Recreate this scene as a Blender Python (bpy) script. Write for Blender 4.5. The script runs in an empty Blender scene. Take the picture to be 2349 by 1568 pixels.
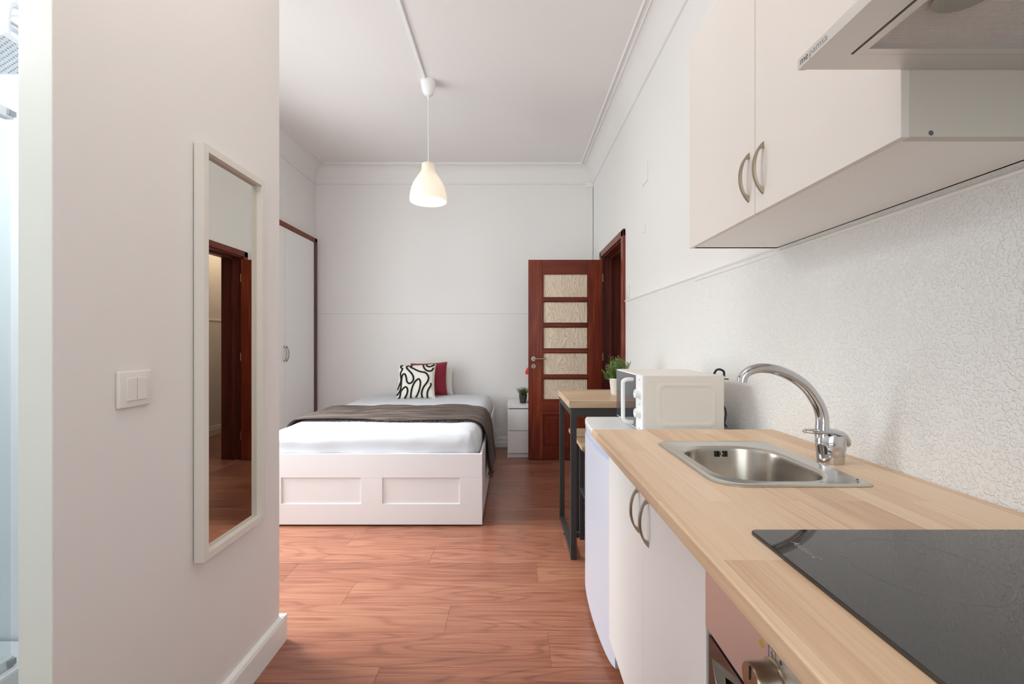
import bpy, bmesh, math, random
from mathutils import Vector, Matrix, noise
S = bpy.context.scene
COL = S.collection
PI = math.pi
random.seed(7)

# ------------------------------------------------------------------ camera, world, lights, exposure
cam = bpy.data.cameras.new('camera'); co = bpy.data.objects.new('camera', cam); COL.objects.link(co)
co.location = (0, 0, 1.2); co.rotation_euler = (PI/2, 0, 0)
cam.sensor_width = 36; cam.lens = 36*1000/2349; cam.clip_start = .02
S.camera = co
S.view_settings.view_transform = 'Standard'; S.view_settings.look = 'None'
S.view_settings.gamma = 1; S.view_settings.use_curve_mapping = False
S.view_settings.exposure = 0.4
W = bpy.data.worlds.new('daylight'); S.world = W; W.use_nodes = True
W.node_tree.nodes['Background'].inputs[0].default_value = (.82, .91, 1, 1)
W.node_tree.nodes['Background'].inputs[1].default_value = 2.0

def area(name, loc, rot, sx, sy, power, col):
    l = bpy.data.lights.new(name, 'AREA'); l.shape = 'RECTANGLE'; l.size = sx; l.size_y = sy
    l.energy = power; l.color = col
    o = bpy.data.objects.new(name, l); COL.objects.link(o); o.location = loc; o.rotation_euler = rot
    return o
def point(name, loc, power, col, r=.05):
    l = bpy.data.lights.new(name, 'POINT'); l.energy = power; l.color = col; l.shadow_soft_size = r
    o = bpy.data.objects.new(name, l); COL.objects.link(o); o.location = loc
    return o
wl = area('window_daylight', (-2.62, 2.45, 1.55), (0, 0, 0), 1.5, 2.2, 53, (.985, .985, 1))
wl.rotation_euler = Vector((1, .62, -.02)).to_track_quat('-Z', 'Y').to_euler()
hs = area('high_sky_daylight', (-3.6, 2.72, 3.3), (0, 0, 0), 1.5, 1.3, 74, (1, .98, .96))
hs.rotation_euler = Vector((2.6, -.45, -3.3)).to_track_quat('-Z', 'Y').to_euler(); hs.data.spread = math.radians(80)
area('rear_fill_light', (-.1, -1.62, 1.65), (PI/2, 0, 0), 1.5, 1.5, 13, (1, .955, .92))  # added fill from behind the camera, through the made-up rear window
point('bathroom_lamp_light', (-1.6, .75, 2.2), 17, (.90, .96, 1), .12)
point('hall_lamp_light', (1.55, 5.6, 2.45), 7, (1, .80, .58), .08)
point('pendant_lamp_light', (-.64, 3.33, 2.36), 4, (1, .88, .72), .04)

point('kitchen_fill_light', (-.35, .75, 2.85), 15, (1, .98, .965), .28)  # added soft fill to brighten the kitchen, no actual lamp here

# ------------------------------------------------------------------ materials
def lin(c):
    return tuple(((v/255)/12.92 if v/255 <= .04045 else ((v/255+.055)/1.055)**2.4) for v in c)
def nt(m): return m.node_tree.nodes, m.node_tree.links
def mat(name, col, rough=.5, metal=0, spec=.5, coat=0, bump=None, emis=None, aniso=0, sheen=0, ior=None):
    m = bpy.data.materials.new(name); m.use_nodes = True
    N, L = nt(m); p = N['Principled BSDF']
    p.inputs['Base Color'].default_value = (*lin(col), 1)
    p.inputs['Roughness'].default_value = rough; p.inputs['Metallic'].default_value = metal
    p.inputs['Specular IOR Level'].default_value = spec
    p.inputs['Coat Weight'].default_value = coat; p.inputs['Coat Roughness'].default_value = .08
    p.inputs['Sheen Weight'].default_value = sheen
    if ior: p.inputs['IOR'].default_value = ior
    if aniso: p.inputs['Anisotropic'].default_value = aniso
    if emis:
        p.inputs['Emission Color'].default_value = (*lin(emis[0]), 1); p.inputs['Emission Strength'].default_value = emis[1]
    if bump:
        sc, dist, st = bump[:3]
        tc = N.new('ShaderNodeTexCoord'); mp = N.new('ShaderNodeMapping')
        mp.inputs['Scale'].default_value = bump[3] if len(bump) > 3 else (1, 1, 1)
        n = N.new('ShaderNodeTexNoise'); n.inputs['Scale'].default_value = sc; n.inputs['Detail'].default_value = 3
        b = N.new('ShaderNodeBump'); b.inputs['Distance'].default_value = dist; b.inputs['Strength'].default_value = st
        L.new(tc.outputs['Object'], mp.inputs[0]); L.new(mp.outputs[0], n.inputs[0])
        L.new(n.outputs[0], b.inputs['Height']); L.new(b.outputs[0], p.inputs['Normal'])
    return m
def math_node(N, L, op, a, b=None, c=None):
    n = N.new('ShaderNodeMath'); n.operation = op
    for i, v in enumerate((a, b, c)):
        if v is None: continue
        if hasattr(v, 'node'): L.new(v, n.inputs[i])
        else: n.inputs[i].default_value = v
    return n.outputs[0]
def ramp(N, L, fac, stops):
    r = N.new('ShaderNodeValToRGB'); e = r.color_ramp.elements
    while len(e) < len(stops): e.new(.5)
    for i, (p, c) in enumerate(stops):
        e[i].position = p; e[i].color = (*lin(c), 1)
    L.new(fac, r.inputs[0]); return r.outputs[0]
def mixc(N, L, fac, a, b, mode='MIX'):
    n = N.new('ShaderNodeMix'); n.data_type = 'RGBA'; n.blend_type = mode
    if hasattr(fac, 'node'): L.new(fac, n.inputs[0])
    else: n.inputs[0].default_value = fac
    for i, v in ((6, a), (7, b)):
        if hasattr(v, 'node'): L.new(v, n.inputs[i])
        else: n.inputs[i].default_value = (*lin(v), 1)
    return n.outputs[2]
def wood(name, cols, axis, rough=.4, scale=1.0, rings=14, lines=.5, stretch=8, coat=0, var=.5, spec=.5, staves=None, bumpd=.0004, thin=False):
    """axis = grain direction; cols dark, mid, light; world position plus a per object offset"""
    m = bpy.data.materials.new(name); m.use_nodes = True; N, L = nt(m); p = N['Principled BSDF']
    g = N.new('ShaderNodeNewGeometry'); oi = N.new('ShaderNodeObjectInfo')
    off = N.new('ShaderNodeVectorMath'); off.operation = 'SCALE'; off.inputs[0].default_value = (37.3, 21.7, 13.1)
    L.new(oi.outputs['Random'], off.inputs['Scale'])
    ad = N.new('ShaderNodeVectorMath'); L.new(g.outputs['Position'], ad.inputs[0]); L.new(off.outputs[0], ad.inputs[1])
    pos = ad.outputs[0]
    stv = None
    if staves:
        br = N.new('ShaderNodeTexBrick'); mp0 = N.new('ShaderNodeMapping')
        mp0.inputs['Rotation'].default_value = (0, 0, PI/2) if axis == 1 else (0, 0, 0)
        L.new(g.outputs['Position'], mp0.inputs[0]); L.new(mp0.outputs[0], br.inputs['Vector'])
        br.inputs['Color1'].default_value = (0, 0, 0, 1); br.inputs['Color2'].default_value = (1, 1, 1, 1)
        br.inputs['Mortar Size'].default_value = 0; br.inputs['Scale'].default_value = 1
        br.inputs['Brick Width'].default_value = staves[0]; br.inputs['Row Height'].default_value = staves[1]
        br.offset = .37; br.offset_frequency = 3; br.squash = 1
        stv = br.outputs['Color']
        sp = N.new('ShaderNodeVectorMath'); sp.operation = 'MULTIPLY_ADD'
        L.new(stv, sp.inputs[0]); sp.inputs[1].default_value = (5, 9, 3); L.new(pos, sp.inputs[2]); pos = sp.outputs[0]
    def noise_n(sc3, s, det):
        mp = N.new('ShaderNodeMapping'); mp.inputs['Scale'].default_value = sc3
        L.new(pos, mp.inputs[0]); n = N.new('ShaderNodeTexNoise')
        n.inputs['Scale'].default_value = s; n.inputs['Detail'].default_value = det
        L.new(mp.outputs[0], n.inputs[0]); return n.outputs[0]
    s1 = [stretch]*3; s1[axis] = 1.0
    n1 = noise_n(s1, .9*scale, 1.5)
    ring = math_node(N, L, 'SINE', math_node(N, L, 'MULTIPLY', n1, rings*6.283))
    ring = math_node(N, L, 'MULTIPLY_ADD', ring, .5, .5)
    if thin: ring = math_node(N, L, 'SUBTRACT', .88, math_node(N, L, 'POWER', ring, 5))
    s2 = [140]*3; s2[axis] = 3.5
    n2 = noise_n(s2, 1.0*scale, 3)
    n3 = noise_n(s1, .5*scale, 3)
    v = math_node(N, L, 'MULTIPLY', ring, lines*.35)
    v = math_node(N, L, 'ADD', v, math_node(N, L, 'MULTIPLY', n2, .55))
    v = math_node(N, L, 'ADD', v, math_node(N, L, 'MULTIPLY', n3, .45))
    v = math_node(N, L, 'SUBTRACT', v, .05+lines*.17)
    rnd = math_node(N, L, 'MULTIPLY_ADD', oi.outputs['Random'], var*.4, -var*.2)
    v = math_node(N, L, 'ADD', v, rnd)
    if stv:
        v = math_node(N, L, 'ADD', v, math_node(N, L, 'MULTIPLY_ADD', stv, .36, -.16))
    c = ramp(N, L, v, [(.18, cols[0]), (.46, cols[1]), (.78, cols[2])])
    L.new(c, p.inputs['Base Color'])
    p.inputs['Roughness'].default_value = rough; p.inputs['Coat Weight'].default_value = coat
    p.inputs['Coat Roughness'].default_value = .25; p.inputs['Specular IOR Level'].default_value = spec
    b = N.new('ShaderNodeBump'); b.inputs['Distance'].default_value = bumpd; b.inputs['Strength'].default_value = .5
    L.new(n2, b.inputs['Height']); L.new(b.outputs[0], p.inputs['Normal'])
    return m

def wall_mat(name, col, rough_below=None):
    m = bpy.data.materials.new(name); m.use_nodes = True; N, L = nt(m); p = N['Principled BSDF']
    g = N.new('ShaderNodeNewGeometry')
    n = N.new('ShaderNodeTexNoise'); n.inputs['Scale'].default_value = 1.3; n.inputs['Detail'].default_value = 3
    L.new(g.outputs['Position'], n.inputs[0])
    c2 = tuple(max(0, v-5) for v in col)
    L.new(mixc(N, L, n.outputs[0], col, c2), p.inputs['Base Color'])
    p.inputs['Roughness'].default_value = .6; p.inputs['Specular IOR Level'].default_value = .3
    f = N.new('ShaderNodeTexNoise'); f.inputs['Scale'].default_value = 22; f.inputs['Detail'].default_value = 4
    L.new(g.outputs['Position'], f.inputs[0])
    h = math_node(N, L, 'MULTIPLY', f.outputs[0], .0006)
    if rough_below:
        v = N.new('ShaderNodeTexNoise'); v.inputs['Scale'].default_value = 150; v.inputs['Detail'].default_value = 1.0
        v.inputs['Distortion'].default_value = 0
        L.new(g.outputs['Position'], v.inputs[0])
        sm = N.new('ShaderNodeMapRange'); sm.interpolation_type = 'SMOOTHSTEP'
        sm.inputs['From Min'].default_value = .42; sm.inputs['From Max'].default_value = .68
        L.new(v.outputs[0], sm.inputs['Value'])
        sx = N.new('ShaderNodeSeparateXYZ'); L.new(g.outputs['Position'], sx.inputs[0])
        msk = math_node(N, L, 'LESS_THAN', sx.outputs[2], rough_below)
        h = math_node(N, L, 'ADD', h, math_node(N, L, 'MULTIPLY', math_node(N, L, 'MULTIPLY', sm.outputs[0], msk), .0015))
    b = N.new('ShaderNodeBump'); b.inputs['Distance'].default_value = 1; b.inputs['Strength'].default_value = .9
    L.new(h, b.inputs['Height']); L.new(b.outputs[0], p.inputs['Normal'])
    return m
def glass_mat(name, tint, refl=.12, rough=.02):
    m = bpy.data.materials.new(name); m.use_nodes = True; N, L = nt(m)
    N.remove(N['Principled BSDF']); out = N['Material Output']
    t = N.new('ShaderNodeBsdfTransparent'); t.inputs[0].default_value = (*lin(tint), 1)
    gl = N.new('ShaderNodeBsdfGlossy'); gl.inputs['Roughness'].default_value = rough
    fr = N.new('ShaderNodeLayerWeight'); fr.inputs[0].default_value = .5
    fz_ = math_node(N, L, 'MULTIPLY_ADD', math_node(N, L, 'POWER', fr.outputs['Facing'], 5), .9, .045)
    mx = N.new('ShaderNodeMixShader'); L.new(fz_, mx.inputs[0]); L.new(t.outputs[0], mx.inputs[1]); L.new(gl.outputs[0], mx.inputs[2])
    L.new(mx.outputs[0], out.inputs[0]); return m

M = {}
M['wall'] = wall_mat('white wall paint', (238, 234, 231))
M['wall_r'] = wall_mat('white wall paint over stippled dado', (238, 235, 232), 1.53)
M['ceil'] = wall_mat('white ceiling paint', (238, 232, 229))
M['trim'] = mat('white gloss trim paint', (240, 237, 233), .35)
M['partition'] = wall_mat('partition paint', (236, 230, 226))
M['jamb'] = mat('cream jamb paint', (236, 235, 226), .5)
M['tile'] = mat('white bathroom wall tile', (238, 242, 244), .25)
M['bath_floor'] = mat('beige bathroom floor tile', (196, 192, 184), .4)
M['floor'] = wood('reddish laminate plank', ((104, 62, 47), (152, 95, 73), (184, 134, 106)), 0, rough=.32, rings=11, lines=.36, stretch=8, coat=.2, var=.3, thin=True)
M['mahogany'] = wood('mahogany', ((62, 21, 13), (112, 42, 25), (158, 78, 42)), 2, rough=.3, rings=5, lines=.25, stretch=9, spec=.3, coat=0, var=.35)
M['mahogany_h'] = wood('mahogany cross grain', ((62, 22, 15), (112, 44, 28), (150, 72, 44)), 0, rough=.3, rings=5, lines=.25, stretch=9, spec=.3, coat=0, var=.3)
M['mahogany_dark'] = wood('dark mahogany', ((46, 15, 11), (84, 29, 20), (112, 46, 30)), 2, rough=.35, rings=5, lines=.25, stretch=9, coat=.2, var=.2)
M['worktop'] = wood('beech butcher block', ((196, 158, 126), (222, 190, 156), (232, 206, 178)), 1, rough=.4, rings=2, lines=.1, stretch=7, staves=(.62, .043), var=0)
M['oak'] = wood('light oak veneer', ((150, 120, 95), (192, 163, 133), (212, 188, 160)), 0, rough=.45, rings=5, lines=.5, stretch=10, var=.15)
M['lam'] = mat('white cabinet laminate', (245, 242, 240), .38)
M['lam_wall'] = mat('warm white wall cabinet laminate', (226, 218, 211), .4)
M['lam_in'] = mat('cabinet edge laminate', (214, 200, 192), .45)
M['lam_shaded'] = mat('shaded wall cabinet side', (206, 199, 189), .45)  # white laminate darkened, the hood's shade is put into the colour
M['bedwhite'] = mat('white foil bed frame', (232, 230, 231), .33)
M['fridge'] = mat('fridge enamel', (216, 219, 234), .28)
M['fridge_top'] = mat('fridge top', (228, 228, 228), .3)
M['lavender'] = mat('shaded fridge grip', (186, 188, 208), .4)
M['plastic'] = mat('white plastic', (240, 240, 240), .3)
M['mw_side'] = mat('microwave painted steel', (232, 225, 216), .35)
M['dark'] = mat('black plastic', (22, 22, 22), .4)
M['blackmetal'] = mat('charcoal powder coated steel', (58, 56, 57), .45, spec=.4)
M['nickel'] = mat('satin nickel', (172, 160, 142), .3, metal=1)
M['chrome'] = mat('chrome', (205, 205, 208), .09, metal=1)
M['steel'] = mat('brushed stainless steel', (206, 203, 196), .25, metal=1, aniso=.5, bump=(60, .0002, .2, (1, 30, 1)))
M['steel_bowl'] = mat('stainless bowl', (176, 168, 158), .24, metal=1, aniso=.3)
M['hood'] = mat('hood steel', (218, 214, 210), .42, metal=.8)
M['panel'] = mat('oven panel steel', (222, 218, 218), .36, metal=.9)
M['oven_glass'] = mat('oven door glass', (40, 30, 28), .04, ior=2.0)
M['mirror'] = mat('silvered mirror', (226, 222, 214), .0, metal=1)
M['mirror_frame'] = mat('white mirror frame', (226, 219, 210), .4)
M['red'] = mat('red lamp enamel', (196, 22, 40), .3)
M['rubber'] = mat('grey foot', (90, 92, 98), .6)
M['brass'] = mat('amber lens', (186, 150, 60), .3, emis=((200, 150, 40), .05))
M['ink'] = mat('black print', (40, 38, 36), .5)
M['ink_grey'] = mat('grey print', (134, 130, 128), .5)
M['pot_white'] = mat('white plastic pot', (232, 228, 220), .5)
M['pot_dark'] = mat('charcoal pot', (62, 62, 66), .5)
M['soil'] = mat('dark soil', (46, 36, 26), .9)
M['sheet'] = mat('white cotton sheet', (206, 208, 214), .85, sheen=.2, bump=(9, .006, .35))
M['pillow_white'] = mat('ivory pillowcase', (238, 234, 226), .85, sheen=.2, bump=(12, .004, .4))
M['maroon'] = mat('crimson velvet', (140, 16, 44), .7, sheen=.2, bump=(10, .004, .5))
M['cushion'] = mat('ivory tufted cotton', (238, 232, 222), .95, bump=(240, .002, .8))
M['yarn'] = mat('black yarn', (32, 27, 25), .95, bump=(300, .003, .9))
M['throw'] = mat('taupe crinkled throw', (100, 84, 77), .95, sheen=.05, bump=(22, .006, .8, (.35, 5, 1)))
m = M['throw']; N, L = nt(m); p = N['Principled BSDF']
for n_ in [x for x in N if x.type in ('TEX_NOISE', 'BUMP', 'MAPPING', 'TEX_COORD')]: N.remove(n_)
g = N.new('ShaderNodeNewGeometry'); mp = N.new('ShaderNodeMapping'); mp.inputs['Scale'].default_value = (1.6, 34, 1.6); L.new(g.outputs['Position'], mp.inputs[0])
n_ = N.new('ShaderNodeTexNoise'); n_.inputs['Scale'].default_value = 1.6; n_.inputs['Detail'].default_value = 5; n_.inputs['Distortion'].default_value = .5; L.new(mp.outputs[0], n_.inputs[0])
L.new(ramp(N, L, n_.outputs[0], [(.34, (56, 44, 40)), (.5, (86, 71, 65)), (.66, (114, 98, 91))]), p.inputs['Base Color'])
b = N.new('ShaderNodeBump'); b.inputs['Distance'].default_value = .02; b.inputs['Strength'].default_value = .8; L.new(n_.outputs[0], b.inputs['Height']); L.new(b.outputs[0], p.inputs['Normal'])
M['glass'] = glass_mat('clear glass', (246, 250, 250))
M['shower_frame'] = mat('white aluminium', (226, 232, 236), .3)
M['screen_edge'] = mat('grey end cap', (158, 165, 168), .5)
M['door_glass'] = None

# obscure glass of the door
m = bpy.data.materials.new('wavy obscure glass'); m.use_nodes = True; N, L = nt(m); p = N['Principled BSDF']
g = N.new('ShaderNodeNewGeometry'); mp = N.new('ShaderNodeMapping'); mp.inputs['Scale'].default_value = (7, 1, 1.6)
oi = N.new('ShaderNodeObjectInfo'); off = N.new('ShaderNodeVectorMath'); off.operation = 'SCALE'; off.inputs[0].default_value = (9, 3, 17); L.new(oi.outputs['Random'], off.inputs['Scale'])
ad = N.new('ShaderNodeVectorMath'); L.new(g.outputs['Position'], ad.inputs[0]); L.new(off.outputs[0], ad.inputs[1]); L.new(ad.outputs[0], mp.inputs[0])
n = N.new('ShaderNodeTexNoise'); n.inputs['Scale'].default_value = 1.6; n.inputs['Detail'].default_value = 2; n.inputs['Distortion'].default_value = .8; L.new(mp.outputs[0], n.inputs[0])
sn = math_node(N, L, 'SINE', math_node(N, L, 'MULTIPLY', n.outputs[0], 95))
ln = math_node(N, L, 'POWER', math_node(N, L, 'MULTIPLY_ADD', sn, .5, .5), 3)
n5 = N.new('ShaderNodeTexNoise'); n5.inputs['Scale'].default_value = 5; L.new(ad.outputs[0], n5.inputs[0])
c = ramp(N, L, ln, [(.0, (226, 205, 178)), (.6, (217, 195, 168)), (1, (194, 168, 142))])
L.new(mixc(N, L, math_node(N, L, 'MULTIPLY', n5.outputs[0], .55), c, (234, 220, 198)), p.inputs['Base Color'])
p.inputs['Roughness'].default_value = .18
b = N.new('ShaderNodeBump'); b.inputs['Distance'].default_value = .003; b.inputs['Strength'].default_value = .6; L.new(ln, b.inputs['Height']); L.new(b.outputs[0], p.inputs['Normal'])
M['door_glass'] = m

# hob glass: dark, reflective, with a fine waviness
m = mat('black ceramic glass', (34, 32, 32), .03, ior=1.85); M['hob'] = m
M['mw_glass'] = mat('smoked microwave window', (62, 62, 66), .05, ior=2.2)
# filter mesh
m = mat('aluminium filter mesh', (200, 194, 192), .5, metal=0); N, L = nt(m); p = N['Principled BSDF']
g = N.new('ShaderNodeNewGeometry'); mp = N.new('ShaderNodeMapping'); mp.inputs['Rotation'].default_value = (0, 0, PI/4); L.new(g.outputs['Position'], mp.inputs[0])
sx = N.new('ShaderNodeSeparateXYZ'); L.new(mp.outputs[0], sx.inputs[0])
a1 = math_node(N, L, 'SINE', math_node(N, L, 'MULTIPLY', sx.outputs[0], 1900)); a2 = math_node(N, L, 'SINE', math_node(N, L, 'MULTIPLY', sx.outputs[1], 1900))
pr = math_node(N, L, 'MULTIPLY', a1, a2); st = math_node(N, L, 'MULTIPLY_ADD', pr, .5, .5)
L.new(ramp(N, L, st, [(.3, (160, 153, 150)), (.6, (250, 246, 244))]), p.inputs['Base Color'])
b = N.new('ShaderNodeBump'); b.inputs['Distance'].default_value = .0015; b.inputs['Strength'].default_value = .8; L.new(st, b.inputs['Height']); L.new(b.outputs[0], p.inputs['Normal'])
M['mesh'] = m
M['shower_head'] = None
m = mat('nozzle plate', (226, 230, 236), .3, metal=.2); N, L = nt(m); M['shower_head'] = m
# lamp shade, translucent glass lit from inside
m = mat('opal glass shade', (228, 214, 196), .35); N, L = nt(m); p = N['Principled BSDF']
g = N.new('ShaderNodeNewGeometry'); sx = N.new('ShaderNodeSeparateXYZ'); L.new(g.outputs['Position'], sx.inputs[0])
mr = N.new('ShaderNodeMapRange'); mr.inputs['From Min'].default_value = 2.56; mr.inputs['From Max'].default_value = 2.44; mr.inputs['To Min'].default_value = .10; mr.inputs['To Max'].default_value = .34
L.new(sx.outputs[2], mr.inputs['Value']); p.inputs['Emission Color'].default_value = (*lin((255, 242, 216)), 1); L.new(mr.outputs[0], p.inputs['Emission Strength'])
M['shade'] = m
M['bulb'] = mat('lit bulb', (255, 255, 240), .4, emis=((255, 238, 205), 4))
M['lens'] = mat('hood lamp lens', (150, 148, 138), .3)
# foliage
def leaf_mat(name, a, b_):
    m = mat(name, a, .5); N, L = nt(m); p = N['Principled BSDF']; g = N.new('ShaderNodeNewGeometry')
    n = N.new('ShaderNodeTexNoise'); n.inputs['Scale'].default_value = 60; L.new(g.outputs['Position'], n.inputs[0])
    L.new(ramp(N, L, n.outputs[0], [(.3, a), (.7, b_)]), p.inputs['Base Color']); return m
M['leaf'] = leaf_mat('bright green leaf', (48, 78, 30), (128, 156, 78))
M['grass'] = leaf_mat('dark green grass', (40, 60, 26), (112, 130, 66))

# ------------------------------------------------------------------ geometry helpers
ORG = {}
def origin_of(o): return ORG.get(o.name, Vector((0, 0, 0)))
class B:
    def __init__(s): s.bm = bmesh.new()
    def _merge(s, t):
        me = bpy.data.meshes.new('tmp'); t.to_mesh(me); t.free(); s.bm.from_mesh(me); bpy.data.meshes.remove(me); return s
    def box(s, x0, x1, y0, y1, z0, z1, bev=0, seg=2):
        t = bmesh.new(); bmesh.ops.create_cube(t, size=1)
        for v in t.verts:
            v.co = Vector(((x0+x1)/2+v.co.x*(x1-x0), (y0+y1)/2+v.co.y*(y1-y0), (z0+z1)/2+v.co.z*(z1-z0)))
        if bev: bmesh.ops.bevel(t, geom=t.edges[:], offset=bev, segments=seg, affect='EDGES', profile=.6)
        return s._merge(t)
    def rbox(s, x0, x1, y0, y1, z0, z1, r, cuts=10, disp=None):
        t = bmesh.new(); bmesh.ops.create_cube(t, size=1)
        bmesh.ops.subdivide_edges(t, edges=t.edges[:], cuts=cuts, use_grid_fill=True)
        c = Vector(((x0+x1)/2, (y0+y1)/2, (z0+z1)/2)); h = Vector(((x1-x0)/2, (y1-y0)/2, (z1-z0)/2))
        for v in t.verts:
            # remap so that rounding gets vertices
            u = Vector([math.copysign(abs(2*a)**.62, a) for a in v.co])
            q = Vector([u[i]*h[i] for i in range(3)])
            inner = Vector([max(-(h[i]-r), min(h[i]-r, q[i])) for i in range(3)])
            d = q-inner
            q2 = inner + (d.normalized()*r if d.length > 1e-9 else d)
            w = c+q2
            if disp: w = disp(w)
            v.co = w
        return s._merge(t)
    def loft(s, loops, closed=True, cap0=False, cap1=False):
        bm = s.bm; L_ = [[bm.verts.new(p) for p in lp] for lp in loops]
        n = len(loops[0])
        for a, b in zip(L_, L_[1:]):
            for i in range(n if closed else n-1):
                j = (i+1) % n
                try: bm.faces.new((a[i], a[j], b[j], b[i]))
                except ValueError: pass
        if cap0: bm.faces.new(L_[0][::-1])
        if cap1: bm.faces.new(L_[-1])
        return s
    def tube(s, pts, r, n=12, cap=True, flat=1.0):
        pts = [Vector(p) for p in pts]; rs = r if isinstance(r, (list, tuple)) else [r]*len(pts)
        loops = []; prev = None
        for i, p in enumerate(pts):
            d = (pts[min(i+1, len(pts)-1)]-pts[max(i-1, 0)]).normalized()
            if prev is None:
                up = Vector((0, 0, 1)) if abs(d.z) < .9 else Vector((0, 1, 0)); a = d.cross(up).normalized()
            else: a = (prev-d*prev.dot(d)).normalized()
            prev = a; b = d.cross(a)
            loops.append([p+(a*math.cos(k*2*PI/n)+b*math.sin(k*2*PI/n)*flat)*rs[i] for k in range(n)])
        return s.loft(loops, True, cap, cap)
    def cyl(s, p0, p1, r0, r1=None, n=24): return s.tube([p0, p1], [r0, r1 if r1 is not None else r0], n)
    def lathe(s, prof, c, n=32, cap0=False, cap1=False, axis='z'):
        loops = []
        for r, h in prof:
            lp = []
            for k in range(n):
                a = k*2*PI/n; u, v = r*math.cos(a), r*math.sin(a)
                if axis == 'z': q = (c[0]+u, c[1]+v, c[2]+h)
                elif axis == 'x': q = (c[0]+h, c[1]+u, c[2]+v)
                else: q = (c[0]+u, c[1]+h, c[2]+v)
                lp.append(Vector(q))
            loops.append(lp)
        return s.loft(loops, True, cap0, cap1)
    def prism(s, poly, a0, a1, axis):
        def P(u, v, w): return Vector((w, u, v)) if axis == 'x' else (Vector((u, w, v)) if axis == 'y' else Vector((u, v, w)))
        return s.loft([[P(u, v, a0) for u, v in poly], [P(u, v, a1) for u, v in poly]], True, True, True)
    def build(s, name, m, parent=None, smooth=False, loc=None, local=False, kind=None, label=None, autos=True):
        bmesh.ops.recalc_face_normals(s.bm, faces=s.bm.faces[:])
        me = bpy.data.meshes.new(name)
        off = Vector((0, 0, 0))
        if parent is not None and not local: off = origin_of(parent)
        if loc is not None and not local: off = Vector(loc)
        if off.length: bmesh.ops.translate(s.bm, verts=s.bm.verts[:], vec=-off)
        s.bm.to_mesh(me); s.bm.free()
        for x in (m if isinstance(m, (list, tuple)) else [m]): me.materials.append(x)
        o = bpy.data.objects.new(name, me); COL.objects.link(o)
        if parent is not None:
            o.parent = parent; ORG[o.name] = origin_of(parent)
        elif loc is not None:
            o.location = loc; ORG[o.name] = Vector(loc)
        if smooth:
            me.polygons.foreach_set('use_smooth', [True]*len(me.polygons))
            if autos: me.set_sharp_from_angle(angle=math.radians(38))
        if kind: o['kind'] = kind
        if label: o['label'] = label
        return o
def thing(name, label, cat, loc=(0, 0, 0), group=None, rot=None):
    o = bpy.data.objects.new(name, None); COL.objects.link(o); o.location = loc; o.empty_display_size = .1
    if rot: o.rotation_euler = rot
    ORG[o.name] = Vector(loc); o['label'] = label; o['category'] = cat
    if group: o['group'] = group
    return o
def tag(o, label, cat, group=None):
    o['label'] = label; o['category'] = cat
    if group: o['group'] = group
    return o
def struct(name, b, m, parent=None, smooth=False):
    o = b.build(name, m, parent, smooth)
    if parent is None: o['kind'] = 'structure'
    return o
def text(name, body, size, m, parent, loc, rot, ext=.0002, italic=0, align='LEFT'):
    c = bpy.data.curves.new(name, 'FONT'); c.body = body; c.size = size; c.extrude = ext; c.shear = italic; c.align_x = align
    c.materials.append(m); o = bpy.data.objects.new(name, c); COL.objects.link(o)
    bpy.context.view_layer.update()
    me = bpy.data.meshes.new_from_object(o.evaluated_get(bpy.context.evaluated_depsgraph_get())); me.name = name
    bpy.data.objects.remove(o); o = bpy.data.objects.new(name, me); COL.objects.link(o)
    o.parent = parent; o.location = Vector(loc)-origin_of(parent); o.rotation_euler = rot
    return o
def rrect(cx, cy, hx, hy, r, z, n=6):
    rs = r if isinstance(r, (list, tuple)) else (r, r, r, r)   # ++, -+, --, +-
    pts = []
    for k, (sx, sy) in enumerate(((1, 1), (-1, 1), (-1, -1), (1, -1))):
        rr = rs[k]
        for i in range(n+1):
            a = PI/2*k+PI/2*i/n
            pts.append(Vector((cx+sx*(hx-rr)+rr*math.cos(a), cy+sy*(hy-rr)+rr*math.sin(a), z)))
    return pts
def catmull(pts, n=6):
    P = [Vector(p) for p in pts]; out = []
    for i in range(len(P)-1):
        a, b, c, d = P[max(i-1, 0)], P[i], P[i+1], P[min(i+2, len(P)-1)]
        for k in range(n):
            t = k/n
            out.append(.5*((2*b)+(c-a)*t+(2*a-5*b+4*c-d)*t*t+(3*b-a-3*c+d)*t**3))
    out.append(P[-1]); return out

# ------------------------------------------------------------------ room shell
XR, XL, YB, YF, H = .93, -2.25, 5.0, -1.3, 3.19
PX = -.93      # face of the bathroom partition
# floor: a base slab with every plank a part
fl = struct('floor', B().box(XL-.7, 2.2, YF-.1, 6.6, -.06, -.012), mat('floor underlay', (150, 98, 78), .6))
def planks(x0, x1, y0, y1, row0, seam, ln=1.285, pw=.19):
    i0 = int(math.floor((y0-row0)/pw)); i1 = int(math.ceil((y1-row0)/pw))
    for i in range(i0, i1):
        a, b = row0+i*pw, row0+(i+1)*pw
        a, b = max(a, y0), min(b, y1)
        if b-a < .01: continue
        lx = x0 if b > 1.75 or x0 > 0 else PX-.005
        s = seam.get(i, (i*.487) % ln)
        k = math.floor((lx-s)/ln); x = s+k*ln
        while x < x1:
            u, v = max(x, lx), min(x+ln, x1)
            if v-u > .01:
                cx, cy = (u+v)/2, (a+b)/2
                hx, hy = (v-u)/2-.0003, (b-a)/2-.0003
                o = B().box(cx-hx, cx+hx, cy-hy, cy+hy, -.012, 0, .0005, 1).build('plank', M['floor'], fl)
            x += ln
planks(XL, XR, YF, YB, 1.61, {0: .146, 1: -.28, 2: -.78, 3: .13, 4: -.45, 5: -.98})
planks(XR+.05, 2.02, 2.4, 6.5, 1.61, {})
struct('trim_1', B().box(XR+.001, XR+.05, 3.66, 4.44, -.012, .004, .002), M['floor'])

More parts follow.
